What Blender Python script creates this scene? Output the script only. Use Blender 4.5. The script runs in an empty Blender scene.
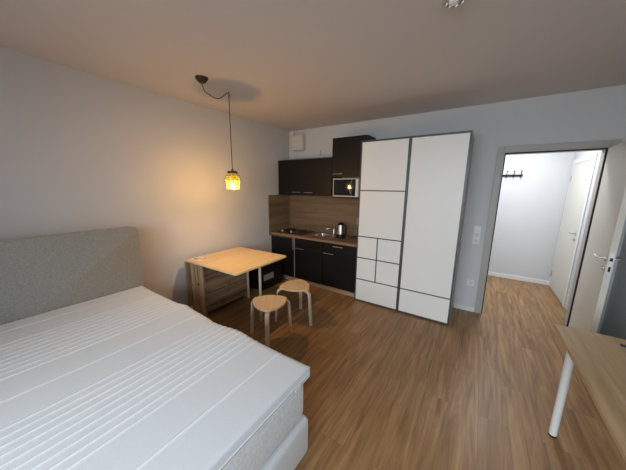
import bpy, bmesh, math, random
from mathutils import Vector, Matrix
random.seed(7)
scene = bpy.context.scene
col = scene.collection
PI = math.pi

# ------------------------------------------------------------------ camera
cam_data = bpy.data.cameras.new('camera')
cam = bpy.data.objects.new('camera', cam_data)
col.objects.link(cam)
cam_data.sensor_width = 36.0
cam_data.lens = 249.845 / 626 * 36.0
cam_data.clip_start = 0.02
yaw, pitch, roll = -0.58444765, 0.19115892, 0.01130552
fw = Vector((math.sin(yaw) * math.cos(pitch), math.cos(yaw) * math.cos(pitch), -math.sin(pitch)))
rt = Vector((math.cos(yaw), -math.sin(yaw), 0))
up = rt.cross(fw)
r2 = math.cos(roll) * rt + math.sin(roll) * up
u2 = -math.sin(roll) * rt + math.cos(roll) * up
m = Matrix((r2, u2, -fw)).transposed().to_4x4()
m.translation = Vector((3.159, 0, 1.685))
cam.matrix_world = m
scene.camera = cam

# ------------------------------------------------------------------ view, world, daylight
scene.view_settings.view_transform = 'Standard'
scene.view_settings.look = 'None'
scene.view_settings.gamma = 1.0
scene.view_settings.use_curve_mapping = False
scene.view_settings.exposure = 0.0
world = bpy.data.worlds.new('world')
scene.world = world
world.use_nodes = True
world.node_tree.nodes['Background'].inputs[0].default_value = (0.62, 0.75, 1.0, 1)
world.node_tree.nodes['Background'].inputs[1].default_value = 0.6

def area(name, loc, aim, sx, sy, power, color):
    l = bpy.data.lights.new(name, 'AREA')
    l.shape = 'RECTANGLE'; l.size = sx; l.size_y = sy; l.energy = power; l.color = color
    o = bpy.data.objects.new(name, l); col.objects.link(o)
    o.location = loc
    o.rotation_euler = Vector(aim).to_track_quat('-Z', 'Y').to_euler()
    return o
dlt = area('daylight', (2.95, -1.98, 1.62), (-0.10, 1, -0.72), 2.9, 1.5, 110, (0.82, 0.915, 1.0))
dlt.data.spread = math.radians(132)

# ------------------------------------------------------------------ materials
def new_mat(name):
    mt = bpy.data.materials.new(name); mt.use_nodes = True
    nt = mt.node_tree
    return mt, nt, nt.nodes['Principled BSDF']
def plain(name, c, rough=0.5, metal=0.0, noise=0.04, scale=60.0, bump=0.0, coat=0.0, spec=0.5):
    mt, nt, b = new_mat(name)
    b.inputs['Roughness'].default_value = rough
    b.inputs['Metallic'].default_value = metal
    b.inputs['Coat Weight'].default_value = coat
    b.inputs['Specular IOR Level'].default_value = spec
    tc = nt.nodes.new('ShaderNodeTexCoord')
    n = nt.nodes.new('ShaderNodeTexNoise'); n.inputs['Scale'].default_value = scale; n.inputs['Detail'].default_value = 4
    nt.links.new(tc.outputs['Object'], n.inputs['Vector'])
    r = nt.nodes.new('ShaderNodeMapRange')
    r.inputs['To Min'].default_value = 1 - noise; r.inputs['To Max'].default_value = 1 + noise
    nt.links.new(n.outputs['Fac'], r.inputs['Value'])
    mx = nt.nodes.new('ShaderNodeVectorMath'); mx.operation = 'SCALE'
    mx.inputs[0].default_value = c
    nt.links.new(r.outputs[0], mx.inputs['Scale'])
    nt.links.new(mx.outputs[0], b.inputs['Base Color'])
    if bump:
        bp = nt.nodes.new('ShaderNodeBump'); bp.inputs['Strength'].default_value = bump; bp.inputs['Distance'].default_value = 0.003
        nt.links.new(n.outputs['Fac'], bp.inputs['Height']); nt.links.new(bp.outputs[0], b.inputs['Normal'])
    return mt
def wood(name, dark, light, axis, rough=0.45, scale=1.0, contrast=(0.3, 0.7), knots=False, coat=0.0):
    """grain runs along axis (0,1,2) in object space"""
    mt, nt, b = new_mat(name)
    b.inputs['Roughness'].default_value = rough; b.inputs['Coat Weight'].default_value = coat
    tc = nt.nodes.new('ShaderNodeTexCoord')
    mp = nt.nodes.new('ShaderNodeMapping')
    s = [22 * scale] * 3; s[axis] = 1.3 * scale
    mp.inputs['Scale'].default_value = s
    nt.links.new(tc.outputs['Object'], mp.inputs['Vector'])
    n = nt.nodes.new('ShaderNodeTexNoise'); n.inputs['Scale'].default_value = 1.0; n.inputs['Detail'].default_value = 7
    n.inputs['Distortion'].default_value = 0.4; n.inputs['Roughness'].default_value = 0.6
    nt.links.new(mp.outputs[0], n.inputs['Vector'])
    cr = nt.nodes.new('ShaderNodeValToRGB')
    cr.color_ramp.elements[0].position = contrast[0]; cr.color_ramp.elements[0].color = (*dark, 1)
    cr.color_ramp.elements[1].position = contrast[1]; cr.color_ramp.elements[1].color = (*light, 1)
    nt.links.new(n.outputs['Fac'], cr.inputs[0])
    out = cr.outputs[0]
    if knots:
        v = nt.nodes.new('ShaderNodeTexVoronoi'); v.inputs['Scale'].default_value = 5.5
        nt.links.new(tc.outputs['Object'], v.inputs['Vector'])
        rr = nt.nodes.new('ShaderNodeMapRange'); rr.inputs['From Min'].default_value = 0.05; rr.inputs['From Max'].default_value = 0.13
        nt.links.new(v.outputs['Distance'], rr.inputs['Value'])
        mx = nt.nodes.new('ShaderNodeMix'); mx.data_type = 'RGBA'
        mx.inputs[6].default_value = (dark[0] * .35, dark[1] * .3, dark[2] * .3, 1)
        nt.links.new(rr.outputs[0], mx.inputs[0]); nt.links.new(out, mx.inputs[7]); out = mx.outputs[2]
    nt.links.new(out, b.inputs['Base Color'])
    bp = nt.nodes.new('ShaderNodeBump'); bp.inputs['Strength'].default_value = 0.12; bp.inputs['Distance'].default_value = 0.002
    nt.links.new(n.outputs['Fac'], bp.inputs['Height']); nt.links.new(bp.outputs[0], b.inputs['Normal'])
    return mt
def floor_mat():
    mt, nt, b = new_mat('oak_vinyl_planks')
    tc = nt.nodes.new('ShaderNodeTexCoord')
    sp = nt.nodes.new('ShaderNodeSeparateXYZ'); nt.links.new(tc.outputs['Object'], sp.inputs[0])
    cb = nt.nodes.new('ShaderNodeCombineXYZ')
    nt.links.new(sp.outputs[1], cb.inputs[0]); nt.links.new(sp.outputs[0], cb.inputs[1])
    br = nt.nodes.new('ShaderNodeTexBrick')
    br.inputs['Scale'].default_value = 1; br.inputs['Brick Width'].default_value = 1.25; br.inputs['Row Height'].default_value = 0.185
    br.inputs['Mortar Size'].default_value = 0.0012; br.inputs['Mortar Smooth'].default_value = 0.3
    br.offset = 0.37; br.offset_frequency = 2; br.inputs['Bias'].default_value = 0.0
    br.inputs['Color1'].default_value = (0, 0, 0, 1); br.inputs['Color2'].default_value = (1, 1, 1, 1); br.inputs['Mortar'].default_value = (.5, .5, .5, 1)
    nt.links.new(cb.outputs[0], br.inputs['Vector'])
    # grain shifted per plank
    off = nt.nodes.new('ShaderNodeVectorMath'); off.operation = 'MULTIPLY_ADD'
    off.inputs[1].default_value = (7.3, 3.1, 5.7)
    nt.links.new(br.outputs['Color'], off.inputs[0]); nt.links.new(cb.outputs[0], off.inputs[2])
    mp = nt.nodes.new('ShaderNodeMapping'); mp.inputs['Scale'].default_value = (1.5, 19, 1)
    nt.links.new(off.outputs[0], mp.inputs['Vector'])
    n = nt.nodes.new('ShaderNodeTexNoise'); n.inputs['Scale'].default_value = 1.0; n.inputs['Detail'].default_value = 8; n.inputs['Distortion'].default_value = 0.9
    n.inputs['Roughness'].default_value = 0.62
    nt.links.new(mp.outputs[0], n.inputs['Vector'])
    cr = nt.nodes.new('ShaderNodeValToRGB')
    e = cr.color_ramp.elements
    e[0].position = 0.28; e[0].color = (0.150, 0.073, 0.028, 1)
    e[1].position = 0.72; e[1].color = (0.415, 0.248, 0.112, 1)
    k = e.new(0.5); k.color = (0.282, 0.158, 0.067, 1)
    nt.links.new(n.outputs['Fac'], cr.inputs[0])
    # plank tone
    mr = nt.nodes.new('ShaderNodeMapRange'); mr.inputs['To Min'].default_value = 0.92; mr.inputs['To Max'].default_value = 1.07
    nt.links.new(br.outputs['Color'], mr.inputs['Value'])
    sc = nt.nodes.new('ShaderNodeVectorMath'); sc.operation = 'SCALE'
    nt.links.new(cr.outputs[0], sc.inputs[0]); nt.links.new(mr.outputs[0], sc.inputs['Scale'])
    mx = nt.nodes.new('ShaderNodeMix'); mx.data_type = 'RGBA'; mx.inputs[7].default_value = (0.16, 0.095, 0.05, 1)
    nt.links.new(br.outputs['Fac'], mx.inputs[0]); nt.links.new(sc.outputs[0], mx.inputs[6])
    nt.links.new(mx.outputs[2], b.inputs['Base Color'])
    b.inputs['Roughness'].default_value = 0.42; b.inputs['Specular IOR Level'].default_value = 0.4
    bp = nt.nodes.new('ShaderNodeBump'); bp.inputs['Strength'].default_value = 0.15; bp.inputs['Distance'].default_value = 0.002
    nt.links.new(n.outputs['Fac'], bp.inputs['Height']); nt.links.new(bp.outputs[0], b.inputs['Normal'])
    return mt
def weave(name, c1, c2, scale):
    mt, nt, b = new_mat(name)
    tc = nt.nodes.new('ShaderNodeTexCoord')
    n = nt.nodes.new('ShaderNodeTexNoise'); n.inputs['Scale'].default_value = scale; n.inputs['Detail'].default_value = 6; n.inputs['Roughness'].default_value = .75
    nt.links.new(tc.outputs['Object'], n.inputs['Vector'])
    cr = nt.nodes.new('ShaderNodeValToRGB')
    cr.color_ramp.elements[0].position = .35; cr.color_ramp.elements[0].color = (*c1, 1)
    cr.color_ramp.elements[1].position = .65; cr.color_ramp.elements[1].color = (*c2, 1)
    nt.links.new(n.outputs['Fac'], cr.inputs[0]); nt.links.new(cr.outputs[0], b.inputs['Base Color'])
    b.inputs['Roughness'].default_value = 0.95; b.inputs['Sheen Weight'].default_value = 0.2
    bp = nt.nodes.new('ShaderNodeBump'); bp.inputs['Strength'].default_value = 0.3; bp.inputs['Distance'].default_value = 0.003
    nt.links.new(n.outputs['Fac'], bp.inputs['Height']); nt.links.new(bp.outputs[0], b.inputs['Normal'])
    return mt
def emit(name, c, s):
    mt = bpy.data.materials.new(name); mt.use_nodes = True; nt = mt.node_tree
    nt.nodes.remove(nt.nodes['Principled BSDF'])
    e = nt.nodes.new('ShaderNodeEmission'); e.inputs[0].default_value = (*c, 1); e.inputs[1].default_value = s
    nt.links.new(e.outputs[0], nt.nodes['Material Output'].inputs[0])
    return mt
def thin_glass(name, tint):
    mt = bpy.data.materials.new(name); mt.use_nodes = True; nt = mt.node_tree
    nt.nodes.remove(nt.nodes['Principled BSDF'])
    t = nt.nodes.new('ShaderNodeBsdfTransparent'); t.inputs[0].default_value = (*tint, 1)
    g = nt.nodes.new('ShaderNodeBsdfGlossy'); g.inputs['Roughness'].default_value = 0.02
    f = nt.nodes.new('ShaderNodeFresnel'); mx = nt.nodes.new('ShaderNodeMixShader')
    nt.links.new(f.outputs[0], mx.inputs[0]); nt.links.new(t.outputs[0], mx.inputs[1]); nt.links.new(g.outputs[0], mx.inputs[2])
    nt.links.new(mx.outputs[0], nt.nodes['Material Output'].inputs[0])
    return mt
def shade_mat():
    """amber glass: part clear, part milky"""
    mt = bpy.data.materials.new('amber_bubble_glass'); mt.use_nodes = True; nt = mt.node_tree
    nt.nodes.remove(nt.nodes['Principled BSDF'])
    t = nt.nodes.new('ShaderNodeBsdfTransparent'); t.inputs[0].default_value = (0.70, 0.63, 0.36, 1)
    tr = nt.nodes.new('ShaderNodeBsdfTranslucent'); tr.inputs[0].default_value = (0.46, 0.48, 0.07, 1)
    g = nt.nodes.new('ShaderNodeBsdfGlossy'); g.inputs['Roughness'].default_value = 0.1; g.inputs[0].default_value = (1, .9, .6, 1)
    m1 = nt.nodes.new('ShaderNodeMixShader'); m1.inputs[0].default_value = 0.04
    m2 = nt.nodes.new('ShaderNodeMixShader'); m2.inputs[0].default_value = 0.04
    nt.links.new(t.outputs[0], m1.inputs[1]); nt.links.new(tr.outputs[0], m1.inputs[2])
    nt.links.new(m1.outputs[0], m2.inputs[1]); nt.links.new(g.outputs[0], m2.inputs[2])
    nt.links.new(m2.outputs[0], nt.nodes['Material Output'].inputs[0])
    return mt
M = {
 'wall': plain('painted_wall', (0.58, 0.585, 0.60), 0.9, noise=0.02, scale=90, bump=0.12),
 'ceil': plain('painted_ceiling', (0.61, 0.58, 0.57), 0.92, noise=0.02, scale=50, bump=0.1),
 'floor': floor_mat(),
 'trim': plain('white_lacquer', (0.72, 0.72, 0.72), 0.4),
 'frame': plain('door_frame_paint', (0.40, 0.39, 0.365), 0.45),
 'door': plain('cream_door_laminate', (0.64, 0.62, 0.56), 0.45),
 'seal': plain('dark_rubber', (0.025, 0.018, 0.014), 0.7),
 'steel': plain('brushed_steel', (0.55, 0.54, 0.52), 0.34, 1.0, scale=200),
 'chrome': plain('chrome', (0.8, 0.8, 0.8), 0.08, 1.0),
 'white': plain('white_plastic', (0.74, 0.74, 0.73), 0.4),
 'offwhite': plain('ivory_plastic', (0.62, 0.59, 0.54), 0.5),
 'black': plain('black_plastic', (0.008, 0.008, 0.009), 0.45, spec=0.3),
 'blackglass': plain('black_glass', (0.006, 0.006, 0.007), 0.04, noise=0.0, spec=0.4),
 'kitchen': plain('black_laminate', (0.0065, 0.006, 0.006), 0.45, noise=0.15, scale=30, spec=0.28),
 'carcass': plain('black_brown_carcass', (0.009, 0.007, 0.006), 0.5, spec=0.3),
 'wardrobe': plain('white_melamine', (0.80, 0.80, 0.78), 0.4, noise=0.01),
 'wframe': plain('dark_grey_aluminium', (0.075, 0.075, 0.078), 0.4, 0.3),
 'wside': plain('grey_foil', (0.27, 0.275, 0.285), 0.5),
 'worktop': wood('oak_worktop', (0.17, 0.10, 0.055), (0.32, 0.20, 0.115), 0, 0.4),
 'splash': wood('oak_splashback', (0.115, 0.072, 0.042), (0.25, 0.165, 0.10), 0, 0.42, 0.55, (0.32, 0.68)),
 'splash_y': wood('oak_splashback_side', (0.115, 0.072, 0.042), (0.25, 0.165, 0.10), 1, 0.42, 0.55, (0.32, 0.68)),
 'plinth': wood('oak_plinth', (0.34, 0.21, 0.125), (0.50, 0.34, 0.22), 0, 0.5),
 'birch': wood('birch_veneer', (0.56, 0.39, 0.22), (0.70, 0.52, 0.32), 0, 0.35, 0.8),
 'birch_leg': wood('pale_birch', (0.50, 0.40, 0.29), (0.60, 0.50, 0.38), 2, 0.42),
 'table': wood('oiled_birch_top', (0.70, 0.51, 0.27), (0.82, 0.64, 0.37), 1, 0.38, 0.8),
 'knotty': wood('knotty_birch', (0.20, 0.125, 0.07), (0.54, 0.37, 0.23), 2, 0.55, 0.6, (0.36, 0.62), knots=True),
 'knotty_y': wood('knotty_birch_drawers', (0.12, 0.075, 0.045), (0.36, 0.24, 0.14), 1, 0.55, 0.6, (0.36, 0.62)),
 'desk': wood('oak_desk', (0.39, 0.255, 0.13), (0.58, 0.415, 0.235), 1, 0.42, 1.0, (0.3, 0.7)),
 'desk_line': wood('oak_desk_light_seam', (0.48, 0.34, 0.21), (0.56, 0.42, 0.28), 1, 0.42),
 'headboard': weave('grey_weave', (0.24, 0.24, 0.22), (0.35, 0.35, 0.32), 90),
 'topper': weave('white_quilt', (0.61, 0.63, 0.66), (0.67, 0.69, 0.72), 220),
 'stitch': weave('white_stitch_ridge', (0.76, 0.78, 0.80), (0.80, 0.82, 0.84), 220),
 'silver': plain('silver_paint', (0.42, 0.41, 0.39), 0.45),
 'mattress': weave('mottled_white_fabric', (0.60, 0.63, 0.66), (0.80, 0.83, 0.86), 60),
 'base': weave('light_grey_fabric', (0.60, 0.62, 0.65), (0.69, 0.71, 0.74), 150),
 'copper': plain('dark_copper', (0.13, 0.065, 0.04), 0.35, 0.7),
 'cable': plain('brown_cable', (0.05, 0.03, 0.022), 0.7),
 'canopy': plain('dark_brown_metal', (0.05, 0.027, 0.018), 0.3, 0.4),
 'paper': plain('paper', (0.80, 0.78, 0.74), 0.8),
 'ink': plain('printed_grey', (0.25, 0.24, 0.23), 0.8),
 'label': plain('pale_grey_label', (0.30, 0.30, 0.30), 0.6, noise=0.25, scale=40),
 'window': thin_glass('window_glass', (0.96, 0.98, 0.97)),
 'shade': shade_mat(),
 'clear': thin_glass('clear_glass', (0.9, 0.9, 0.9)),
 'bulb': emit('warm_bulb', (1.0, 0.57, 0.24), 1350),
 'halllamp': emit('cool_lamp', (0.93, 0.97, 1.0), 150),
 'blue': plain('dark_blue_plastic', (0.02, 0.025, 0.07), 0.3),
}

# ------------------------------------------------------------------ mesh helpers (all in room coordinates)
def box(bm, x0, x1, y0, y1, z0, z1, bev=0.0, seg=2):
    vs = [bm.verts.new(p) for p in ((x0,y0,z0),(x1,y0,z0),(x1,y1,z0),(x0,y1,z0),(x0,y0,z1),(x1,y0,z1),(x1,y1,z1),(x0,y1,z1))]
    fs = [bm.faces.new([vs[i] for i in f]) for f in ((3,2,1,0),(4,5,6,7),(0,1,5,4),(1,2,6,5),(2,3,7,6),(3,0,4,7))]
    if bev > 0:
        es = set(e for f in fs for e in f.edges)
        bmesh.ops.bevel(bm, geom=list(es), offset=bev, segments=seg, profile=0.5, affect='EDGES')
    return vs
def tube(bm, pts, r, n=12, cap=True, radii=None):
    pts = [Vector(p) for p in pts]
    rings = []
    t = (pts[1] - pts[0]).normalized()
    a = t.orthogonal().normalized()
    for i, p in enumerate(pts):
        if i == 0: d = pts[1] - pts[0]
        elif i == len(pts) - 1: d = pts[-1] - pts[-2]
        else: d = (pts[i+1] - p).normalized() + (p - pts[i-1]).normalized()
        d.normalize()
        a = (a - d * a.dot(d)).normalized(); b = d.cross(a)
        rr = radii[i] if radii else r
        rings.append([bm.verts.new(p + (a * math.cos(2*PI*k/n) + b * math.sin(2*PI*k/n)) * rr) for k in range(n)])
    for i in range(len(rings) - 1):
        for k in range(n):
            bm.faces.new((rings[i][k], rings[i][(k+1)%n], rings[i+1][(k+1)%n], rings[i+1][k]))
    if cap:
        bm.faces.new(rings[0][::-1]); bm.faces.new(rings[-1])
def lathe(bm, prof, c, n=32, caps=True):
    """prof: list of (radius, z); axis vertical through c"""
    rings = []
    for r, z in prof:
        rings.append([bm.verts.new((c[0] + r*math.cos(2*PI*k/n), c[1] + r*math.sin(2*PI*k/n), c[2] + z)) for k in range(n)])
    for i in range(len(rings) - 1):
        for k in range(n):
            bm.faces.new((rings[i][k], rings[i][(k+1)%n], rings[i+1][(k+1)%n], rings[i+1][k]))
    if caps:
        bm.faces.new(rings[0][::-1]); bm.faces.new(rings[-1])
def prism(bm, outline, z0, z1, bev=0.0):
    lo = [bm.verts.new((x, y, z0)) for x, y in outline]; hi = [bm.verts.new((x, y, z1)) for x, y in outline]
    n = len(lo); f1 = bm.faces.new(lo[::-1]); f2 = bm.faces.new(hi)
    for i in range(n): bm.faces.new((lo[i], lo[(i+1)%n], hi[(i+1)%n], hi[i]))
    if bev:
        bmesh.ops.bevel(bm, geom=list(set(list(f1.edges) + list(f2.edges))), offset=bev, segments=2, profile=0.5, affect='EDGES')
def strip(bm, path, side, w, th):
    """flat bent strip: path of points, side = width direction, th thickness"""
    path = [Vector(p) for p in path]; side = Vector(side).normalized(); rings = []
    for i, p in enumerate(path):
        if i == 0: d = path[1] - p
        elif i == len(path) - 1: d = p - path[i-1]
        else: d = (path[i+1] - p).normalized() + (p - path[i-1]).normalized()
        nrm = d.cross(side).normalized()
        q = []
        for sx, sn in ((-1,-.6),(-.8,-1),(.8,-1),(1,-.6),(1,.6),(.8,1),(-.8,1),(-1,.6)):
            q.append(bm.verts.new(p + side * (sx*w/2) + nrm * (sn*th/2)))
        rings.append(q)
    for i in range(len(rings) - 1):
        for k in range(8): bm.faces.new((rings[i][k], rings[i][(k+1)%8], rings[i+1][(k+1)%8], rings[i+1][k]))
    bm.faces.new(rings[0][::-1]); bm.faces.new(rings[-1])
def world_matrix(o):
    m = Matrix.LocRotScale(o.location, o.rotation_euler, None)
    return world_matrix(o.parent) @ m if o.parent else m
def part(name, build, mat, parent=None, smooth=False, auto=None, label=None):
    bm = bmesh.new(); build(bm)
    if parent: bmesh.ops.transform(bm, matrix=world_matrix(parent).inverted(), verts=bm.verts)
    bmesh.ops.recalc_face_normals(bm, faces=bm.faces)
    me = bpy.data.meshes.new(name); bm.to_mesh(me); bm.free()
    if smooth:
        for p in me.polygons: p.use_smooth = True
        if auto: me.set_sharp_from_angle(angle=math.radians(auto))
    o = bpy.data.objects.new(name, me); col.objects.link(o)
    me.materials.append(M[mat])
    if parent: o.parent = parent
    if label: o['label'] = label
    return o
def tag(o, label, cat, group=None, kind=None):
    o['label'] = label; o['category'] = cat
    if group: o['group'] = group
    if kind: o['kind'] = kind
    return o
def thing(name, label, cat, loc, rz=0.0, group=None):
    o = bpy.data.objects.new(name, None); col.objects.link(o)
    o.empty_display_size = 0.1
    o.location = loc; o.rotation_euler = (0, 0, rz)
    return tag(o, label, cat, group)
def struct(name, label, cat, build, mat, **k):
    return tag(part(name, build, mat, **k), label, cat, kind='structure')
def boxes(*bs, bev=0.0):
    def f(bm):
        for b in bs: box(bm, *b, bev=bev)
    return f
def copy_tree(o, parent=None):
    c = o.copy(); col.objects.link(c); c.parent = parent
    for ch in o.children: copy_tree(ch, c)
    return c

# ------------------------------------------------------------------ the shell
H = 2.70; YB = 3.92; XR = 4.45; YF = -1.75; YH = 5.87; XH = 4.36; XL2 = 2.55; T = 0.12
OX0, OX1, OZ = 3.33, 4.212, 2.125       # door opening
struct('floor', 'oak-look plank floor running through the room into the hall', 'floor',
       boxes((-T, XR + T, YF - T, YH + T, -0.1, 0)), 'floor')
struct('ceiling', 'plain matt painted ceiling over room and hall', 'ceiling', boxes((-T, XR + T, YF - T, YH + T, H, H + .1)), 'ceil')
struct('wall_left', 'long white wall behind the bed, table and hanging lamp', 'wall', boxes((-T, 0, YF - T, YB + T, 0, H)), 'wall')
struct('wall_back', 'wall behind kitchen and wardrobe with the doorway to the hall', 'wall',
       boxes((0, OX0, YB, YB + T, 0, H), (OX1, XR, YB, YB + T, 0, H), (OX0, OX1, YB, YB + T, OZ, H)), 'wall')
struct('wall_right', 'white wall beside the desk, behind the opened door', 'wall', boxes((XR, XR + T, YF, YB + T, 0, H)), 'wall')
WX0, WX1, WZ0, WZ1 = 1.45, 4.40, 0.75, 2.35
struct('wall_front', 'wall with the large window behind the viewer', 'wall',
       boxes((0, WX0, YF - T, YF, 0, H), (WX1, XR + T, YF - T, YF, 0, H), (WX0, WX1, YF - T, YF, 0, WZ0), (WX0, WX1, YF - T, YF, WZ1, H)), 'wall')
struct('wall_hall_back', 'bright white hall wall carrying the black coat rack', 'wall', boxes((XL2 - T, XH + T, YH, YH + T, 0, H)), 'wall')
struct('wall_hall_left', 'left side wall of the hall', 'wall', boxes((XL2 - T, XL2, YB + T, YH, 0, H)), 'wall')
DY0, DY1 = 4.90, 5.79
struct('wall_hall_right', 'right side wall of the hall around the cream door', 'wall',
       boxes((XH, XH + T, YB + T, DY0, 0, H), (XH, XH + T, DY1, YH, 0, H), (XH, XH + T, DY0, DY1, 2.10, H)), 'wall')
w1 = struct('window_1', 'wide white framed window behind the viewer', 'window',
       boxes((WX0, WX1, YF-.08, YF-.02, WZ0, WZ0+.06), (WX0, WX1, YF-.08, YF-.02, WZ1-.06, WZ1), (WX0, WX0+.06, YF-.08, YF-.02, WZ0+.06, WZ1-.06),
             (WX1-.06, WX1, YF-.08, YF-.02, WZ0+.06, WZ1-.06), (2.90, 2.96, YF-.08, YF-.02, WZ0+.06, WZ1-.06)), 'trim')
part('window_pane', boxes((WX0+.06, 2.90, YF-.055, YF-.05, WZ0+.06, WZ1-.06)), 'window', w1)
part('window_pane', boxes((2.96, WX1-.06, YF-.055, YF-.05, WZ0+.06, WZ1-.06)), 'window', w1)
part('window_sill', boxes((WX0-.03, WX1+.03, YF-.01, YF+.14, WZ0-.035, WZ0-.003), bev=.004), 'trim', w1)
struct('baseboard_left', 'low white baseboard along the left wall', 'baseboard', boxes((0, .014, YF, 3.33, 0, .065), bev=.002), 'trim')
struct('baseboard_back', 'short white baseboard between wardrobe and doorway', 'baseboard', boxes((3.012, 3.262, YB-.014, YB, 0, .065), bev=.002), 'trim')
struct('baseboard_right', 'white baseboard along the right wall', 'baseboard', boxes((XR-.014, XR, YF, YB, 0, .065), bev=.002), 'trim')
struct('baseboard_hall', 'white baseboard below the coat rack wall in the hall', 'baseboard', boxes((XL2, XH, YH-.014, YH, 0, .075), bev=.002), 'trim')

# doorway frame
def frame1(bm):
    f = 0.062; d0, d1 = YB - .014, YB + T + .014
    for (a, b) in ((OX0 - f, OX0), (OX1, OX1 + f)):
        box(bm, a, b, d0, YB - .0005, 0, OZ + f, bev=.003); box(bm, a, b, YB + T + .0005, d1, 0, OZ + f, bev=.003)
    box(bm, OX0, OX1, d0, YB - .0005, OZ, OZ + f, bev=.003); box(bm, OX0, OX1, YB + T + .0005, d1, OZ, OZ + f, bev=.003)
    # linings and stop
    box(bm, OX0, OX0 + .012, d0, d1, 0, OZ); box(bm, OX1 - .012, OX1, d0, d1, 0, OZ); box(bm, OX0 + .012, OX1 - .012, d0, d1, OZ - .012, OZ)
    box(bm, OX0 + .012, OX0 + .026, YB + .034, d1, 0, OZ - .012); box(bm, OX1 - .026, OX1 - .012, YB + .034, d1, 0, OZ - .012)
    box(bm, OX0 + .026, OX1 - .026, YB + .034, d1, OZ - .026, OZ - .012)
t1 = struct('trim_1', 'grey-white metal frame around the doorway to the hall', 'door frame', frame1, 'frame')
part('door_seal', boxes((OX0 + .012, OX0 + .025, YB + .022, YB + .034, 0, OZ - .012), (OX1 - .025, OX1 - .012, YB + .022, YB + .034, 0, OZ - .012),
     (OX0 + .025, OX1 - .025, YB + .022, YB + .034, OZ - .025, OZ - .012)), 'seal', t1, label='dark rubber seal')
# opened room door : leaf from hinge towards the viewer
def lever(bm, p, out, along, z, L=.115, r=.009):
    p = Vector(p); o = Vector(out); a = Vector(along); zz = Vector((0, 0, z))
    tube(bm, [p + zz, p + zz + o * .008], .026, 20)
    pts = [p + zz + o * .006, p + zz + o * .04]
    for k in range(1, 5):
        t = k / 4 * PI / 2
        pts.append(p + zz + o * (.04 + .012 * math.sin(t)) + a * (.012 * (1 - math.cos(t))))
    pts.append(p + zz + o * .052 + a * L)
    tube(bm, pts, r, 12)
def keyrose(bm, p, out, z):
    p = Vector(p); o = Vector(out); zz = Vector((0, 0, z))
    tube(bm, [p + zz, p + zz + o * .008], .026, 20); tube(bm, [p + zz + o * .0075, p + zz + o * .016], .009, 10)
hinge = Vector((4.192, 3.903, 0)); ang = math.atan2(3.095 - 3.905, 4.112 - 4.192)
dl = Vector((math.cos(ang), math.sin(ang), 0)); nl = Vector((-dl.y, dl.x, 0))   # nl points to +x
def leaf(bm, s0, s1, n0, n1, z0, z1, bev=0.0):
    vs = box(bm, s0, s1, n0, n1, z0, z1, bev=0) if not bev else None
    for v in vs: v.co = hinge + dl * v.co.x + nl * v.co.y + Vector((0, 0, v.co.z))
d1 = struct('door_1', 'cream room door standing open towards the desk', 'door', lambda bm: leaf(bm, 0, .845, 0, .04, .008, OZ - .02), 'door')
hz = 1.11; hp = hinge + dl * .785
def h1(bm):
    lever(bm, hp, -nl, -dl, hz)
part('door_handle', h1, 'steel', d1, smooth=True, auto=40)
part('door_handle', lambda bm: lever(bm, hp + nl * .04, nl, -dl, hz), 'steel', d1, smooth=True, auto=40)
part('key_rosette', lambda bm: keyrose(bm, hp, -nl, hz - .085), 'steel', d1, smooth=True, auto=40)
part('key_rosette', lambda bm: keyrose(bm, hp + nl * .04, nl, hz - .085), 'steel', d1, smooth=True, auto=40)
lp = part('latch_plate', lambda bm: leaf(bm, .845, .8475, .008, .032, hz - .16, hz + .06), 'steel', d1)
part('latch_bolt', lambda bm: leaf(bm, .8475, .852, .012, .028, hz - .012, hz + .016), 'seal', lp)
part('bolt_hole', lambda bm: leaf(bm, .8475, .8485, .013, .027, hz - .105, hz - .06), 'seal', lp)
# hall door (closed, in the right wall of the hall)
def frame2(bm):
    f = .055; x0, x1 = XH - .014, XH - .0005
    box(bm, x0, x1, DY0 - f, DY0, 0, 2.10 + f, bev=.003); box(bm, x0, x1, DY1, DY1 + f, 0, 2.10 + f, bev=.003); box(bm, x0, x1, DY0, DY1, 2.10, 2.10 + f, bev=.003)
    box(bm, x0, XH + T, DY0, DY0 + .012, 0, 2.10); box(bm, x0, XH + T, DY1 - .012, DY1, 0, 2.10); box(bm, x0, XH + T, DY0 + .012, DY1 - .012, 2.088, 2.10)
struct('trim_2', 'white frame of the cream hall door', 'door frame', frame2, 'trim')
d2 = struct('door_2', 'cream closed door at the right of the hall', 'door', boxes((XH - .012, XH + .028, DY0 + .018, DY1 - .016, .008, 2.082), bev=.002), 'door')
p2 = (XH - .012, DY0 + .10, 0)
part('door_handle', lambda bm: lever(bm, p2, (-1, 0, 0), (0, 1, 0), 1.065), 'steel', d2, smooth=True, auto=40)
part('key_rosette', lambda bm: keyrose(bm, p2, (-1, 0, 0), .98), 'steel', d2, smooth=True, auto=40)
for z in (.24, 1.86):
    part('hinge', lambda bm: tube(bm, [(XH - .02, DY1 - .01, z - .045), (XH - .02, DY1 - .01, z + .045)], .008, 10), 'steel', d2, smooth=True, auto=40)

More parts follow.
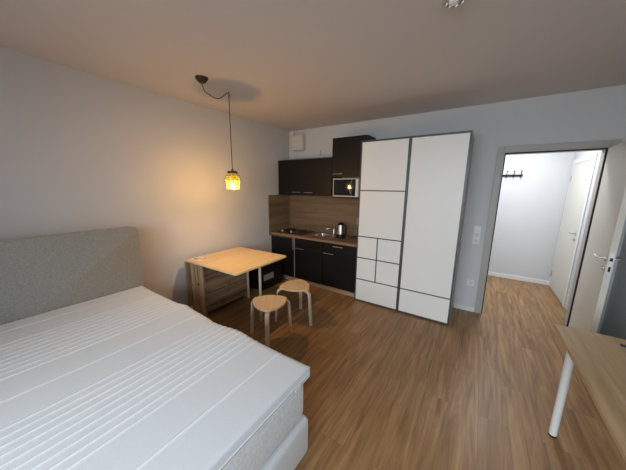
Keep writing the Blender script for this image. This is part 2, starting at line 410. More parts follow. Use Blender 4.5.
# ------------------------------------------------------------------ hall
def rack_hook(x):
    def f(bm):
        z = 1.921; y = YH - .024
        tube(bm, [(x, y, z - .03), (x, y - .015, z - .045), (x, y - .035, z - .035), (x, y - .045, z - .01)], .006, 8)
        tube(bm, [(x, y, z + .01), (x, y - .02, z + .03), (x, y - .04, z + .055), (x, y - .045, z + .07)], .006, 8)
        tube(bm, [(x, y - .045, z + .066), (x, y - .047, z + .084)], .011, 10)
    return f
rk = thing('coat_rack', 'black metal coat rack with peg hooks on the white hall wall', 'coat rack', (3.42, YH, 1.921))
part('rail', boxes((3.12, 3.735, YH - .022, YH - .001, 1.903, 1.939), bev=.003), 'black', rk)
for x in (3.20, 3.302, 3.404, 3.506, 3.608, 3.71):
    part('hook', rack_hook(x), 'black', rk, smooth=True, auto=50)
hl = thing('ceiling_light', 'round white hall ceiling lamp beyond the doorway', 'ceiling lamp', (3.45, 4.85, H))
part('lamp_base', lambda bm: lathe(bm, [(.17, -.02), (.17, 0)], (3.45, 4.85, H)), 'trim', hl)
part('diffuser', lambda bm: lathe(bm, [(.02, -.07), (.08, -.066), (.13, -.052), (.158, -.032), (.162, -.0205)], (3.45, 4.85, H)), 'halllamp', hl, smooth=True)

# ------------------------------------------------------------------ wall switches, vent box, pipe above the kitchen
sw = thing('light_switch', 'white vertical triple plate of switch and sockets by the doorway', 'light switch', (3.172, YB, 1.08))
part('switch_frame', boxes((3.132, 3.212, YB - .009, YB - .0005, .958, 1.202), bev=.003), 'white', sw)
part('rocker', boxes((3.145, 3.199, YB - .014, YB - .009, 1.131, 1.189), bev=.002), 'white', sw)
for z in (1.08, 1.0):
    part('socket_insert', lambda bm: tube(bm, [(3.172, YB - .009, z), (3.172, YB - .0125, z)], .027, 24), 'offwhite', sw, label='round socket insert')
so = thing('wall_socket', 'white single power socket low on the wall beside the wardrobe', 'power socket', (3.178, YB, .41))
part('socket_frame', boxes((3.137, 3.219, YB - .009, YB - .0005, .37, .452), bev=.003), 'white', so)
part('socket_insert', lambda bm: tube(bm, [(3.178, YB - .009, .411), (3.178, YB - .0125, .411)], .026, 24), 'offwhite', so)
vb = thing('fuse_box', 'ivory box high on the wall above the kitchen cupboards', 'wall box', (.262, YB, 2.33))
part('housing', boxes((.14, .385, 3.815, YB - .001, 2.335, 2.60), bev=.006), 'offwhite', vb)
part('cover', boxes((.15, .375, 3.803, 3.8145, 2.345, 2.59), bev=.004), 'offwhite', vb)
part('cable_stub', lambda bm: tube(bm, [(.11, 3.89, 2.52), (.11, 3.89, 2.698)], .02, 12), 'trim', vb, smooth=True, auto=50)
tag(part('water_pipe', lambda bm: tube(bm, [(.03, 3.885, 2.205), (1.12, 3.885, 2.205)], .016, 12), 'trim', smooth=True, auto=50),
    'thin white pipe along the wall just above the black cupboards', 'pipe')
jb = thing('junction_box', 'small square socket on the wall above the black cupboards', 'socket', (.687, YB, 2.27))
part('box_body', boxes((.652, .722, YB - .04, YB - .001, 2.235, 2.31), bev=.004), 'offwhite', jb)
part('box_lid', boxes((.657, .717, YB - .046, YB - .0405, 2.24, 2.305), bev=.002), 'offwhite', jb)

# ------------------------------------------------------------------ kitchen
def bar_handle(bm, x0, x1, y, z):
    tube(bm, [(x0, y - .028, z), (x1, y - .028, z)], .006, 10)
    for x in (x0 + .015, x1 - .015): tube(bm, [(x, y, z), (x, y - .028, z)], .0045, 8)
KY = 3.352     # front plane of base doors
fr = thing('built_in_fridge', 'black built-in fridge at the left end of the kitchen counter', 'fridge', (.28, 3.6, 0))
part('body', boxes((.0175, .545, 3.40, 3.90, .085, .798)), 'carcass', fr)
fd = part('fridge_door', boxes((.0175, .543, KY, 3.398, .09, .785), bev=.003), 'kitchen', fr)
part('top_strip', boxes((.0175, .525, KY + .004, 3.398, .789, .816), bev=.002), 'wframe', fr, label='dark grey strip above the door')
part('fridge_handle', boxes((.525, .553, KY - .024, KY - .001, .60, .80), bev=.004), 'steel', fd)
cu = thing('base_cabinet', 'black base cabinet under the sink with one door', 'kitchen cabinet', (.85, 3.6, 0))
part('body', boxes((.562, .562 + .016, 3.374, 3.90, .085, .818), (1.128 - .016, 1.128, 3.374, 3.90, .085, .818), (.562 + .016, 1.128 - .016, 3.374, 3.90, .085, .101), (.562 + .016, 1.128 - .016, 3.89, 3.90, .101, .818)), 'carcass', cu)
part('front_panel', boxes((.564, 1.126, KY, 3.372, .70, .815), bev=.002), 'kitchen', cu)
dd = part('cabinet_door', boxes((.564, 1.126, KY, 3.372, .09, .696), bev=.002), 'kitchen', cu)
part('door_handle', lambda bm: bar_handle(bm, .60, .77, KY, .638), 'steel', dd, smooth=True, auto=40)
part('edge_strip', boxes((.5475, .5605, KY + .001, 3.372, .09, .815)), 'wside', cu, label='grey vertical edge strip')
cd = thing('base_cabinet', 'black base cabinet with a drawer, next to the white wardrobe', 'kitchen cabinet', (1.42, 3.6, 0))
part('body', boxes((1.132, 1.132 + .016, 3.374, 3.90, .085, .818), (1.708 - .016, 1.708, 3.374, 3.90, .085, .818), (1.132 + .016, 1.708 - .016, 3.374, 3.90, .085, .101), (1.132 + .016, 1.708 - .016, 3.89, 3.90, .101, .818)), 'carcass', cd)
dr = part('drawer', boxes((1.134, 1.706, KY, 3.372, .70, .815), bev=.002), 'kitchen', cd)
part('drawer_handle', lambda bm: bar_handle(bm, 1.33, 1.50, KY, .775), 'steel', dr, smooth=True, auto=40)
dd = part('cabinet_door', boxes((1.134, 1.706, KY, 3.372, .09, .696), bev=.002), 'kitchen', cd)
part('door_handle', lambda bm: bar_handle(bm, 1.156, 1.34, KY, .645), 'steel', dd, smooth=True, auto=40)
tag(part('plinth_board', boxes((.012, 1.712, 3.40, 3.418, 0, .083), (.012, .03, 3.418, 3.9, 0, .083), (1.694, 1.712, 3.418, 3.9, 0, .083))
    , 'plinth'), 'wood-look plinth below the black base cabinets', 'plinth')
SX0, SX1, SY0, SY1 = .80, 1.10, 3.53, 3.82
def wt(bm):
    z0, z1 = .8195, .857; x1 = 1.722
    box(bm, .0165, x1, 3.332, SY0, z0, z1); box(bm, .0165, x1, SY1, YB - .001, z0, z1)
    box(bm, .0165, SX0, SY0, SY1, z0, z1); box(bm, SX1, x1, SY0, SY1, z0, z1)
tag(part('worktop', wt, 'worktop'), 'oak-look kitchen worktop above the black base cabinets', 'worktop')
sb = thing('splashback', 'oak-look splashback panels around the kitchen worktop', 'splashback', (.86, YB, .858))
part('back_panel', boxes((.0165, 1.722, YB - .016, YB - .001, .858, 1.528)), 'splash', sb)
part('side_panel', boxes((.001, .016, 3.31, YB - .001, .80, 1.53)), 'splash_y', sb)
part('corner_strip', boxes((.0168, .034, YB - .034, YB - .0165, .8585, 1.527)), 'splash', sb)
part('top_strip', boxes((.0355, 1.14, YB - .022, YB - .0165, 1.512, 1.5275)), 'plinth', sb)
# sink
sk = thing('kitchen_sink', 'small steel sink set into the kitchen worktop', 'sink', (.98, 3.68, .857))
def sinkb(bm):
    ro = lambda x0, x1, y0, y1, r, z: [(cx + r*math.cos(a), cy + r*math.sin(a), z) for cx, cy, s in
        ((x1-r, y1-r, 0), (x0+r, y1-r, 1), (x0+r, y0+r, 2), (x1-r, y0+r, 3)) for a in [s*PI/2 + k*PI/8 for k in range(5)]]
    L = [ro(.765, 1.195, 3.50, 3.865, .05, .8585), ro(.775, 1.185, 3.51, 3.855, .05, .863), ro(.825, 1.075, 3.555, 3.80, .05, .859), ro(.835, 1.07, 3.565, 3.79, .05, .72)]
    R = [[bm.verts.new(p) for p in l] for l in L]
    for a, b in zip(R, R[1:]):
        for k in range(20): bm.faces.new((a[k], a[(k+1)%20], b[(k+1)%20], b[k]))
    bm.faces.new(R[-1])
part('basin', sinkb, 'steel', sk, smooth=True, auto=35)
part('drain', lambda bm: tube(bm, [(.95, 3.68, .7205), (.95, 3.68, .724)], .035, 20), 'chrome', sk)
fa = thing('faucet', 'slim chrome tap standing between sink and kettle', 'tap', (1.095, 3.78, .863))
part('tap_body', lambda bm: lathe(bm, [(.026, .0015), (.026, .006), (.019, .012), (.019, .10), (.015, .11)], (1.095, 3.78, .8625)), 'steel', fa, smooth=True, auto=40)
part('spout', lambda bm: tube(bm, [(1.09, 3.775, .955), (1.075, 3.755, .978), (1.04, 3.72, .982), (1.00, 3.70, .97), (.995, 3.697, .957)], .009, 10), 'steel', fa, smooth=True, auto=40)
part('lever', lambda bm: tube(bm, [(1.095, 3.78, .973), (1.097, 3.782, .995), (1.11, 3.77, 1.03)], .006, 8), 'chrome', fa, smooth=True, auto=40)
# hob
hb = thing('hob', 'black two-plate hob at the left end of the worktop', 'hob', (.36, 3.68, .857))
part('hob_plate', boxes((.07, .66, 3.44, 3.87, .8575, .868), bev=.003), 'blackglass', hb)
for (x, y, r) in ((.22, 3.70, .088), (.49, 3.70, .075)):
    part('burner', lambda bm: lathe(bm, [(r, 0), (r, .006), (r - .006, .009), (.02, .0085)], (x, y, .8685)), 'black', hb, smooth=True, auto=40)
for x in (.16, .37):
    part('control_knob', lambda bm: lathe(bm, [(.017, 0), (.017, .018), (.013, .026)], (x, 3.50, .8685)), 'steel', hb, smooth=True, auto=40)
# kettle
kx, ky, kz = 1.30, 3.64, .858
ke = thing('electric_kettle', 'steel and black electric kettle on the worktop beside the tap', 'kettle', (kx, ky, kz))
part('power_base', lambda bm: lathe(bm, [(.075, 0), (.078, .004), (.078, .02), (.07, .026)], (kx, ky, kz)), 'black', ke, smooth=True, auto=40)
part('jug', lambda bm: lathe(bm, [(.066, .0265), (.068, .05), (.062, .13), (.054, .19), (.052, .215)], (kx, ky, kz)), 'steel', ke, smooth=True, auto=40)
part('lower_band', lambda bm: lathe(bm, [(.0675, .028), (.0705, .03), (.0702, .062), (.0675, .064)], (kx, ky, kz)), 'black', ke, smooth=True, auto=40)
part('lid', lambda bm: lathe(bm, [(.0535, .2155), (.0535, .238), (.04, .249), (.012, .253), (.012, .263), (.004, .265)], (kx, ky, kz)), 'black', ke, smooth=True, auto=40)
part('handle', lambda bm: strip(bm, [(kx + .045, ky - .02, kz + .222), (kx + .085, ky - .035, kz + .225), (kx + .112, ky - .045, kz + .20), (kx + .112, ky - .045, kz + .09), (kx + .09, ky - .037, kz + .05), (kx + .058, ky - .025, kz + .045)], (.37, .93, 0), .026, .014), 'black', ke, smooth=True, auto=50)
part('spout', lambda bm: prism(bm, [(kx - .045, ky - .018), (kx - .082, ky), (kx - .045, ky + .018)], kz + .165, kz + .204), 'steel', ke)
# socket and plug at the right end of the splashback
ps = thing('wall_socket', 'white socket on the splashback right of the kettle', 'power socket', (1.52, YB - .016, 1.14))
part('socket_frame', boxes((1.475, 1.555, YB - .028, YB - .0165, 1.07, 1.19), bev=.003), 'white', ps)
part('socket_insert', lambda bm: tube(bm, [(1.515, YB - .0285, 1.13), (1.515, YB - .032, 1.13)], .026, 20), 'offwhite', ps)
tag(part('power_cable', lambda bm: tube(bm, [(1.515, YB - .034, 1.13), (1.515, YB - .07, 1.125), (1.52, YB - .075, 1.05), (1.525, YB - .06, .93), (1.52, YB - .075, .875), (1.47, 3.80, .867), (1.44, 3.74, .866)], .006, 8), 'black', smooth=True, auto=60),
    'black kettle cable plugged into the splashback socket', 'cable')
# wall cabinets
wc = thing('wall_cabinet', 'wide black two-door wall cabinet above the hob', 'kitchen cabinet', (.59, YB, 1.53))
part('body', boxes((.02, 1.138, 3.592, YB - .001, 1.531, 2.142)), 'carcass', wc)
for (a, b, hx) in ((.021, .572, .363), (.576, 1.137, .615)):
    dd = part('cabinet_door', boxes((a, b, 3.570, 3.590, 1.532, 2.141), bev=.002), 'kitchen', wc)
    part('door_handle', lambda bm: bar_handle(bm, hx, hx + .175, 3.570, 1.585), 'steel', dd, smooth=True, auto=40)
tc = thing('wall_cabinet', 'tall black wall cabinet with the microwave niche below its door', 'kitchen cabinet', (1.43, YB, 1.52))
part('body', boxes((1.142, 1.715, 3.592, YB - .001, 1.862, 2.425), (1.142, 1.158, 3.592, YB - .001, 1.530, 1.862), (1.699, 1.715, 3.592, YB - .001, 1.530, 1.862),
                   (1.158, 1.699, 3.592, YB - .001, 1.512, 1.530)), 'carcass', tc)
dd = part('cabinet_door', boxes((1.143, 1.714, 3.570, 3.590, 1.835, 2.424), bev=.002), 'kitchen', tc)
part('door_handle', lambda bm: bar_handle(bm, 1.176, 1.345, 3.570, 1.885), 'steel', dd, smooth=True, auto=40)
mw = thing('microwave', 'silver and black microwave in the niche under the tall cabinet', 'microwave', (1.40, 3.7, 1.531))
part('housing', boxes((1.172, 1.618, 3.562, 3.88, 1.5315, 1.818), bev=.006), 'silver', mw)
part('oven_door', boxes((1.196, 1.502, 3.545, 3.5615, 1.556, 1.798), bev=.003), 'blackglass', mw)
part('control_panel', boxes((1.508, 1.565, 3.549, 3.5615, 1.552, 1.802), bev=.003), 'blackglass', mw)
part('open_button', boxes((1.571, 1.606, 3.552, 3.5615, 1.552, 1.802), bev=.003), 'white', mw)
part('door_grip', lambda bm: tube(bm, [(1.495, 3.5445, 1.59), (1.495, 3.520, 1.60), (1.495, 3.520, 1.755), (1.495, 3.5445, 1.765)], .006, 8), 'steel', mw, smooth=True, auto=50)

# ------------------------------------------------------------------ wardrobe
wx0, wx1, wy, wz = 1.732, 3.006, 3.31, 2.298; wm = 2.372
wa = thing('wardrobe', 'tall white two-door sliding wardrobe with dark grey divider lines', 'wardrobe', ((wx0 + wx1) / 2, 3.6, 0))
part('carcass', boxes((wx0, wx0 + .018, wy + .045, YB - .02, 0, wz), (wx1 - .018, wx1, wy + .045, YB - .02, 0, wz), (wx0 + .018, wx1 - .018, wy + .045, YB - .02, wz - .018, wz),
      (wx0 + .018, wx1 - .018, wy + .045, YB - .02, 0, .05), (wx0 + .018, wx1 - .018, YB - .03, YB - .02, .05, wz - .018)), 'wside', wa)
g = .018
def door(x0, x1, y, hs, vs):
    def f(bm):
        box(bm, x0, x0 + g, y, y + .022, .008, wz); box(bm, x1 - g, x1, y, y + .022, .008, wz)
        box(bm, x0 + g, x1 - g, y, y + .022, .008, .008 + g); box(bm, x0 + g, x1 - g, y, y + .022, wz - g - .004, wz)
        for z in hs: box(bm, x0 + g, x1 - g, y + .0005, y + .022, z - g/2 + .002, z + g/2 - .002)
        for (x, a, b) in vs:
            box(bm, x - g/2 + .002, x + g/2 - .002, y + .0005, y + .022, a, b)
    return f
hL = (.349, .992, 1.64)
zt = wz - g - .004
dL = part('sliding_door', door(wx0, wm, wy + .003, hL, ((2.037, .349 + g/2 - .002, .677 - g/2 + .002), (2.037, .677 + g/2 - .002, .992 - g/2 + .002))), 'wframe', wa)
def frame_h(bm): box(bm, wx0 + g, wm - g, wy + .0035, wy + .025, .677 - g/2 + .002, .677 + g/2 - .002)
part('divider_bar', frame_h, 'wframe', dL)
e_ = g/2 - .002
def panel(x0, x1, z0, z1, y, par):
    part('door_panel', boxes((x0, x1, y + .004, y + .018, z0, z1)), 'wardrobe', par)
yL = wy + .003
for (a, b) in ((1.64, None), (.992, 1.64), (.008 + g - e_, .349)):
    panel(wx0 + g, wm - g, a + e_, (b - e_) if b else zt, yL, dL)
for (a, b) in ((.349, .677), (.677, .992)):
    panel(wx0 + g, 2.037 - e_, a + e_, b - e_, yL, dL); panel(2.037 + e_, wm - g, a + e_, b - e_, yL, dL)
dR = part('sliding_door', door(wm + .001, wx1, wy, (.349,), ()), 'wframe', wa)
panel(wm + .001 + g, wx1 - g, .349 + e_, zt, wy, dR); panel(wm + .001 + g, wx1 - g, .008 + g, .349 - e_, wy, dR)
part('floor_track', boxes((wx0, wx1, wy + .026, wy + .044, 0, .012)), 'wframe', wa)

# ------------------------------------------------------------------ bed
bx0, bx1, by0, by1 = .275, 2.425, -.52, 1.085
bd = thing('bed', 'wide bed with grey padded headboard against the left wall', 'bed', (1.3, .28, 0))
def headb(bm):
    y0, y1, z1 = by0 - .02, 1.118, 1.262; pts = []
    r = .05
    pts = [(y0, .04), (y1, .04)] + [(y1 - r + r*math.cos(a), z1 - r + r*math.sin(a)) for a in [k*PI/12 for k in range(7)]] + \
          [(y0 + r - r*math.sin(a), z1 - r + r*math.cos(a)) for a in [k*PI/12 for k in range(7)]]
    a = [bm.verts.new((.155, p, q)) for p, q in pts]; b = [bm.verts.new((.27, p, q)) for p, q in pts]; n = len(a)
    f1 = bm.faces.new(a); f2 = bm.faces.new(b[::-1])
    for i in range(n): bm.faces.new((a[i], a[(i+1)%n], b[(i+1)%n], b[i]))
    bmesh.ops.bevel(bm, geom=list(set(list(f1.edges) + list(f2.edges))), offset=.018, segments=3, profile=.5, affect='EDGES')
part('headboard', headb, 'headboard', bd, smooth=True, auto=50)
def rbox(x0, x1, y0, y1, z0, z1, r, bulge=0.0):
    """soft upholstered block"""
    def f(bm):
        box(bm, x0, x1, y0, y1, z0, z1, bev=r, seg=4)
    return f
part('bed_base', rbox(bx0, bx1 + .014, by0, by1 - .006, .045, .30, .03), 'base', bd, smooth=True, auto=60)
for (x, y) in ((.36, -.42), (.36, .98), (2.30, -.42), (2.30, .96)):
    part('leg', lambda bm: lathe(bm, [(.022, 0), (.028, .0445)], (x, y, 0), 16), 'black', bd, smooth=True, auto=50)
tag(part('mattress', rbox(bx0 + .005, bx1 - .006, by0, by1 - .012, .3015, .5695, .055), 'mattress', smooth=True, auto=60),
    'thick mottled white mattress between bed base and topper', 'mattress')
# topper with quilted channels across the bed
ridges = [.45] + [.67 + .055*k for k in range(9)] + [1.33] + [1.55 + .055*k for k in range(9)] + [2.207]
def topper_mesh(bm):
    x0, x1, y0, y1 = bx0, 2.428, by0, 1.088; zt = .640; zb = .571
    xs = set()
    x = x0
    while x < x1: xs.add(round(x, 4)); x += .0125
    for r in ridges:
        for d in (-.009, -.0045, 0, .0045, .009): xs.add(round(r + d, 4))
    for d in (0, .004, .010, .02): xs.add(round(x1 - d, 4)); xs.add(round(x0 + d, 4))
    xs = sorted(xs); xs = [v for i, v in enumerate(xs) if i == 0 or v - xs[i-1] > .002]
    ys = [y0 + (y1 - y0) * k / 70 for k in range(71)]
    ys = sorted(set(ys + [y0 + .004, y0 + .01, y1 - .004, y1 - .010]))
    def edge_y(x):    # far side wobbles a little as the cover hangs over
        return .006 * math.sin((x - 1.0) * 4.2) + .012 * math.exp(-((x - 1.12) / .12) ** 2) + .010 * math.exp(-((x - 1.82) / .12) ** 2) - .014 * math.exp(-((x - 1.55) / .12) ** 2)
    def zz(x, y):
        z = zt
        near = [r for r in ridges if abs(r - x) < .12]
        d = min(abs(r - x) for r in ridges)
        z += .0028 * math.exp(-(d / .0048) ** 2) - .0018 * math.exp(-((d - .014) / .008) ** 2)
        z += .004 * math.sin(x * 3.1 + y * 1.2) + .003 * math.sin(y * 4.3 + x * 2)
        t = max(0, (y - .45) / .64)
        z += t * t * (-.008 * math.exp(-((x - 1.5) / .15) ** 2) + .010 * math.exp(-((x - 1.12 + .3*(y-1)) / .06) ** 2) + .004 * math.exp(-((x - 1.80) / .10) ** 2))
        e = min(x - x0, x1 - x, y - y0, y1 - y)
        if e < .02: z -= .011 * (1 - e / .02) ** 2
        return z
    top, bot = [], []
    for x in xs:
        k = max(0, min(1, 1))
        top.append([]); bot.append([])
        for y in ys:
            f = max(0, (y - .5) / (y1 - .5))
            yy = y + edge_y(x) * f * f * (1 if x < 2.25 else max(0, 1 - (x - 2.25) / .15))
            top[-1].append(bm.verts.new((x, yy, zz(x, y)))); bot[-1].append(bm.verts.new((x, yy, zb)))
    nx, ny = len(xs), len(ys)
    for i in range(nx - 1):
        for j in range(ny - 1):
            bm.faces.new((top[i][j], top[i+1][j], top[i+1][j+1], top[i][j+1]))
            bm.faces.new((bot[i][j], bot[i][j+1], bot[i+1][j+1], bot[i+1][j]))
    def side(seq_t, seq_b):
        for k in range(len(seq_t) - 1): bm.faces.new((seq_t[k], seq_t[k+1], seq_b[k+1], seq_b[k]))
    side([top[i][0] for i in range(nx)], [bot[i][0] for i in range(nx)])
    side([top[i][-1] for i in range(nx)], [bot[i][-1] for i in range(nx)])
    side(top[0], bot[0]); side(top[-1], bot[-1])
def stitch_faces(o):
    o.data.materials.append(M['stitch'])
    for p in o.data.polygons:
        c = p.center + o.location
        if p.normal.z > .5 and min(abs(c.x - r) for r in ridges) < .0046: p.material_index = 1
tp = tag(part('mattress_topper', topper_mesh, 'topper', smooth=True, auto=70), 'white quilted mattress topper with stitched channels on the bed', 'mattress topper')
stitch_faces(tp)
for z in (.594, .578):
    part('piping', lambda bm: tube(bm, [(2.4295, by0 + .01, z), (2.4295, 1.08, z)], .0045, 8), 'trim', tp, smooth=True, auto=60)
part('zip_tape', boxes((2.4282, 2.4295, by0 + .01, 1.075, .5815, .5905)), 'wside', tp, label='grey zip line')
part('fabric_tag', boxes((2.433, 2.436, .94, .985, .566, .590)), 'paper', tp, label='small white sewn tag')

# ------------------------------------------------------------------ gateleg table
tx0, tx1, ty0, ty1, tz = .085, 1.045, 1.66, 2.555, .747
tb = thing('gateleg_table', 'pale wood drop-leaf table with drawers under the hanging lamp', 'table', (.24, 2.1, 0))
part('tabletop', boxes((tx0, .372, ty0, ty1, tz - .02, tz), bev=.003), 'table', tb)
def leafb(bm):
    r = .03
    o = [(.374, ty0), (tx1 - r, ty0)] + [(tx1 - r + r*math.sin(a), ty0 + r - r*math.cos(a)) for a in [k*PI/12 for k in range(1, 7)]] + \
        [(tx1 - r + r*math.cos(a), ty1 - r + r*math.sin(a)) for a in [k*PI/12 for k in range(0, 7)]] + [(.374, ty1)]
    prism(bm, o, tz - .02, tz, bev=.003)
part('drop_leaf', leafb, 'table', tb, label='raised leaf on the gate legs')
part('folded_leaf', boxes((.058, .078, ty0 + .01, ty1 - .01, .10, tz - .03), bev=.003), 'knotty', tb, label='second leaf hanging down at the wall side')
cx0, cx1, cy0, cy1 = .100, .352, 1.715, 2.49
part('end_panel', boxes((cx0, cx1, cy0, cy0 + .022, .055, tz - .0205), bev=.002), 'knotty', tb)
part('end_panel', boxes((cx0, cx1, cy1 - .022, cy1, .055, tz - .0205), bev=.002), 'knotty', tb)
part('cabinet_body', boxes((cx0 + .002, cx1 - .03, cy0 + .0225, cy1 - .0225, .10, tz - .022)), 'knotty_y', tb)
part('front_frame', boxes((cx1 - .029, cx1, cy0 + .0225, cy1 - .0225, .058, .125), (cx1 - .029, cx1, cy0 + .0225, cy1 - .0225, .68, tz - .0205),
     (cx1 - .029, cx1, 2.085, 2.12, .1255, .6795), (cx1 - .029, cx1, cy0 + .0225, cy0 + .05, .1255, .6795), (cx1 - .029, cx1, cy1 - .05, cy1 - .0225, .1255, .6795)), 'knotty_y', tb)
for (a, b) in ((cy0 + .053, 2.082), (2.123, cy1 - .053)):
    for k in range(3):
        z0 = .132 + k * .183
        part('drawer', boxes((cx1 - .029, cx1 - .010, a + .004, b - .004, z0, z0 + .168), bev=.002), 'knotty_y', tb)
part('end_cleat', boxes((.19, .205, cy0 - .012, cy0 - .0005, .42, .70), (.255, .27, cy0 - .012, cy0 - .0005, .42, .70), bev=.002), 'knotty', tb, label='vertical slots of the folded gate leg')
for y in (cy0 + .03, cy1 - .05):
    part('foot', boxes((cx0 + .01, cx1 - .04, y, y + .03, 0, .0545), bev=.003), 'knotty', tb)
gi, go = Vector((.425, 2.40, 0)), Vector((1.005, 2.06, 0)); gd = (go - gi).normalized()
def post(p): return lambda bm: (strip(bm, [(p.x, p.y, 0), (p.x, p.y, .725)], gd, .036, .024))
part('gate_leg', post(go), 'birch_leg', tb, smooth=True, auto=40)
part('gate_leg', lambda bm: strip(bm, [(gi.x, gi.y, .03), (gi.x, gi.y, .725)], gd, .036, .024), 'birch_leg', tb, smooth=True, auto=40)
for z in (.70,):
    part('gate_rail', lambda bm: strip(bm, [gi + gd * .019 + Vector((0, 0, z)), go - gd * .019 + Vector((0, 0, z))], (0, 0, 1), .04, .02), 'birch_leg', tb, smooth=True, auto=40)
tb.rotation_euler = (0, 0, math.radians(1.4))
pp = thing('leaflet', 'folded printed leaflet lying on the table near the wall', 'leaflet', (.24, 1.79, tz + .001), .15)
part('sheet', lambda bm: [bm.verts.ensure_lookup_table(), box(bm, .115, .305, 1.735, 1.86, tz + .0005, tz + .003)], 'paper', pp)
part('printed_text', boxes((.135, .21, 1.75, 1.775, tz + .0032, tz + .0036), (.135, .29, 1.785, 1.79, tz + .0032, tz + .0036), (.135, .29, 1.80, 1.805, tz + .0032, tz + .0036), (.135, .27, 1.815, 1.82, tz + .0032, tz + .0036), (.23, .29, 1.83, 1.85, tz + .0032, tz + .0036)), 'ink', pp)

# ------------------------------------------------------------------ stools
def stool(loc, deg, label):
    rt_ = thing('stool', label, 'stool', loc, math.radians(deg), 'bentwood stools at the table')
    return rt_
st = stool((0, 0, 0), 0, 'wooden three-legged stool between the bed and the table, nearer the bed')
def seat(bm):
    out = []
    R = .172; r = .065
    for k in range(3):
        a0 = k * 2*PI/3
        c = Vector((math.cos(a0), math.sin(a0))) * (R - r + .035)
        for j in range(9):
            a = a0 - PI/3 + j * (2*PI/3) / 8
            out.append((c.x + r*math.cos(a), c.y + r*math.sin(a)))
        # slightly bowed side
        n0 = Vector(out[-1]); a1 = a0 + 2*PI/3
        c2 = Vector((math.cos(a1), math.sin(a1))) * (R - r + .035)
        n1 = c2 + Vector((math.cos(a1 - PI/3), math.sin(a1 - PI/3))) * r
        md = Vector((math.cos(a0 + PI/3), math.sin(a0 + PI/3)))
        for j in range(1, 8):
            t = j / 8; q = n0.lerp(n1, t) + md * (.032 * 4 * t * (1 - t)); out.append((q.x, q.y))
    prism(bm, out, .441, .461, bev=.004)
part('seat', seat, 'birch', st)
for k in range(3):
    a = k * 2*PI/3; d = Vector((math.cos(a), math.sin(a), 0)); s = Vector((-d.y, d.x, 0))
    def lg(bm):
        pts = [d * .05 + Vector((0, 0, .430)), d * .18 + Vector((0, 0, .430))]
        for j in range(1, 8):
            t = j / 7 * math.radians(86); pts.append(d * (.183 + .052 * math.sin(t)) + Vector((0, 0, .430 - .052 * (1 - math.cos(t)))))
        pts += [d * .249 + Vector((0, 0, .18)), d * .263 + Vector((0, 0, .0))]
        strip(bm, pts, s, .044, .021)
    part('leg', lg, 'birch_leg', st, smooth=True, auto=50)
s2 = copy_tree(st)
s2['label'] = 'wooden three-legged stool standing nearer the black kitchen cabinets'
st.location = (1.385, 1.842, 0); st.rotation_euler = (0, 0, math.radians(-53))
s2.location = (1.335, 2.375, 0); s2.rotation_euler = (0, 0, math.radians(-8))

# ------------------------------------------------------------------ black bin in the corner
bn = thing('storage_bin', 'black bin with pale label beside the table under the wall', 'bin', (.21, 2.98, 0))
part('bin_body', boxes((.05, .37, 2.74, 3.24, 0, .36), bev=.012), 'black', bn)
part('bin_lid', boxes((.042, .378, 2.732, 3.248, .361, .40), bev=.01), 'black', bn)
part('bin_label', boxes((.3705, .3715, 2.78, 3.01, .16, .26)), 'label', bn)

# ------------------------------------------------------------------ pendant lamp
px, py = .722, 1.972
pl = thing('pendant_lamp', 'amber bubble-glass pendant lamp on a swagged brown cable', 'pendant lamp', (.80, 1.60, H))
part('ceiling_canopy', lambda bm: lathe(bm, [(.008, -.055), (.016, -.052), (.04, -.036), (.056, -.015), (.06, -.001)], (.80, 1.60, H)), 'canopy', pl, smooth=True, auto=40)
def cable(bm):
    a = Vector((.80, 1.60, H - .05)); b = Vector((px, py, H - .02))
    ctrl = [a, a + Vector((.0, .02, -.06)), Vector((.775, 1.70, H - .125)), Vector((.755, 1.80, H - .125)), Vector((.738, 1.89, H - .07)), Vector((px + .004, py - .03, H - .028)), b, Vector((px, py + .008, H - .045)), Vector((px, py, H - .09)), Vector((px, py, 1.852))]
    pts = []
    for i in range(len(ctrl) - 1):
        p0 = ctrl[max(i-1, 0)]; p1 = ctrl[i]; p2 = ctrl[i+1]; p3 = ctrl[min(i+2, len(ctrl)-1)]
        if i == len(ctrl) - 2: pts.append(p1); continue
        for k in range(6):
            t = k / 6
            pts.append(.5 * ((2*p1) + (p2 - p0)*t + (2*p0 - 5*p1 + 4*p2 - p3)*t*t + (3*p1 - p0 - 3*p2 + p3)*t**3))
    pts.append(ctrl[-1])
    tube(bm, pts, .0042, 8)
part('cable', cable, 'cable', pl, smooth=True, auto=60)
part('ceiling_hook', lambda bm: tube(bm, [(px, py, H - .001), (px, py, H - .02), (px + .006, py + .006, H - .03), (px, py + .006, H - .034)], .004, 8), 'canopy', pl, smooth=True)
part('lamp_cap', lambda bm: lathe(bm, [(.012, .052), (.014, .034), (.052, .030), (.057, .024), (.057, .002), (.05, 0)], (px, py, 1.822)), 'copper', pl, smooth=True, auto=40)
part('bulb_socket', lambda bm: lathe(bm, [(.016, -.105), (.018, -.10), (.02, 0)], (px, py, 1.8215), 16), 'copper', pl, smooth=True, auto=40)
prof = [(.050, 1.8205), (.062, 1.812), (.074, 1.79), (.080, 1.76), (.081, 1.72), (.079, 1.68), (.074, 1.648), (.071, 1.640)]
sh = part('lamp_shade', lambda bm: lathe(bm, [(r, z) for r, z in prof], (px, py, 0), 40, caps=False), 'shade', pl, smooth=True)
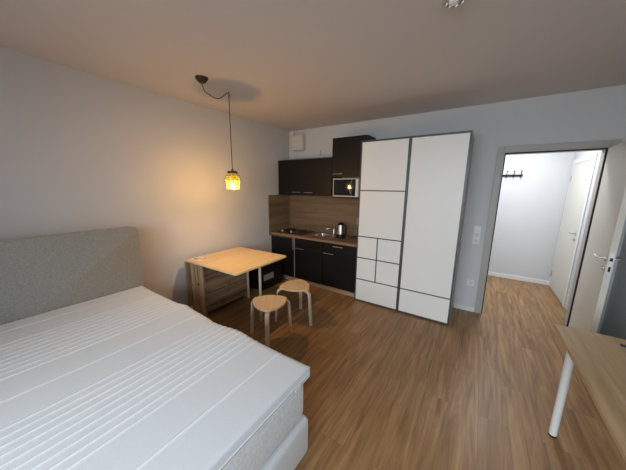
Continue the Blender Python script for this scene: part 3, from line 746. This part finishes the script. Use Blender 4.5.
def bumps(bm):      # diamond-set glass bubbles around the shade
    rows = 7
    for i in range(rows):
        z = 1.656 + i * .0235
        for (ra, za), (rb, zb) in zip(prof, prof[1:]):
            if zb <= z <= za: r = rb + (ra - rb) * (z - zb) / (za - zb)
        n = 12
        for k in range(n):
            a = 2*PI*(k + .5*(i % 2)) / n
            c = Vector((px + (r + .001)*math.cos(a), py + (r + .001)*math.sin(a), z))
            bmesh.ops.create_icosphere(bm, subdivisions=1, radius=.0082, matrix=Matrix.Translation(c))
part('glass_beads', bumps, 'canopy', sh, smooth=True, label='brown beads set in a diamond pattern')
part('bottom_rim', lambda bm: tube(bm, [(px + .0725*math.cos(2*PI*k/32), py + .0725*math.sin(2*PI*k/32), 1.638) for k in range(33)], .0035, 8), 'copper', sh, smooth=True)
part('light_bulb', lambda bm: lathe(bm, [(.005, -.038), (.014, -.034), (.021, -.024), (.0235, -.012), (.021, 0), (.016, .01), (.012, .022)], (px, py, 1.692), 20), 'bulb', pl, smooth=True)

# ceiling fitting near the top of the view
cl = thing('ceiling_light', 'small chrome and glass ceiling light at the top edge', 'ceiling lamp', (2.925, 1.67, H))
part('lamp_base', lambda bm: lathe(bm, [(.05, -.022), (.06, -.016), (.06, -.001)], (2.925, 1.67, H)), 'chrome', cl, smooth=True, auto=40)
def crystals(bm):
    for k in range(8):
        a = 2*PI*k/8
        bmesh.ops.create_icosphere(bm, subdivisions=1, radius=.017, matrix=Matrix.Translation((2.925 + .042*math.cos(a), 1.67 + .042*math.sin(a), H - .042)))
part('glass_ring', crystals, 'chrome', cl)
part('lamp_glass', lambda bm: lathe(bm, [(.006, -.068), (.022, -.062), (.028, -.045), (.022, -.0225)], (2.925, 1.67, H), 20), 'white', cl, smooth=True, auto=60)

# ------------------------------------------------------------------ desk
qx0, qx1, qy0, qy1, qz = 3.692, 4.432, .88, 2.280, .76
dk = thing('desk', 'oak-look desk with white tube legs at the right', 'desk', ((qx0 + qx1)/2, 1.56, 0))
part('tabletop', boxes((qx0, qx1, qy0, qy1, qz - .022, qz), bev=.002), 'desk', dk)
part('seam_strip', boxes((3.796, 3.802, qy0 + .01, 2.13, qz + .0001, qz + .0006)), 'desk_line', dk, label='light seam line along the board')
for (x, y) in ((3.765, 2.14), (4.36, 2.19), (3.762, .95), (4.36, .95)):
    l_ = part('leg', lambda bm: lathe(bm, [(.0225, .012), (.0225, qz - .03)], (x, y, 0), 24), 'trim', dk, smooth=True, auto=50)
    part('leg_foot', lambda bm: lathe(bm, [(.0235, 0), (.0245, .003), (.0235, .0118)], (x, y, 0), 24), 'black', l_, smooth=True, auto=50)
    part('mounting_plate', lambda bm: lathe(bm, [(.045, qz - .0298), (.045, qz - .0225)], (x, y, 0), 24), 'trim', l_)
for x in (3.72, 4.35): part('screw_block', boxes((x, x + .025, 1.70, 1.76, qz - .045, qz - .0225), bev=.002), 'black', dk)
pe = thing('pen', 'dark blue pen lying on the desk by the right edge', 'pen', (4.0, 2.17, qz + .001))
pdir = Vector((.80, -.42, 0)).normalized(); pa = Vector((3.955, 2.175, qz + .0068))
part('barrel', lambda bm: tube(bm, [pa + pdir*.012, pa + pdir*.13], .0062, 10), 'blue', pe, smooth=True, auto=50)
part('tip', lambda bm: tube(bm, [pa - pdir*.004, pa + pdir*.0118], .004, 10, radii=[.0012, .005]), 'chrome', pe, smooth=True, auto=50)
part('clip', lambda bm: tube(bm, [pa + pdir*.08 + Vector((0, 0, .0068)), pa + pdir*.125 + Vector((0, 0, .0068))], .0012, 6), 'chrome', pe)
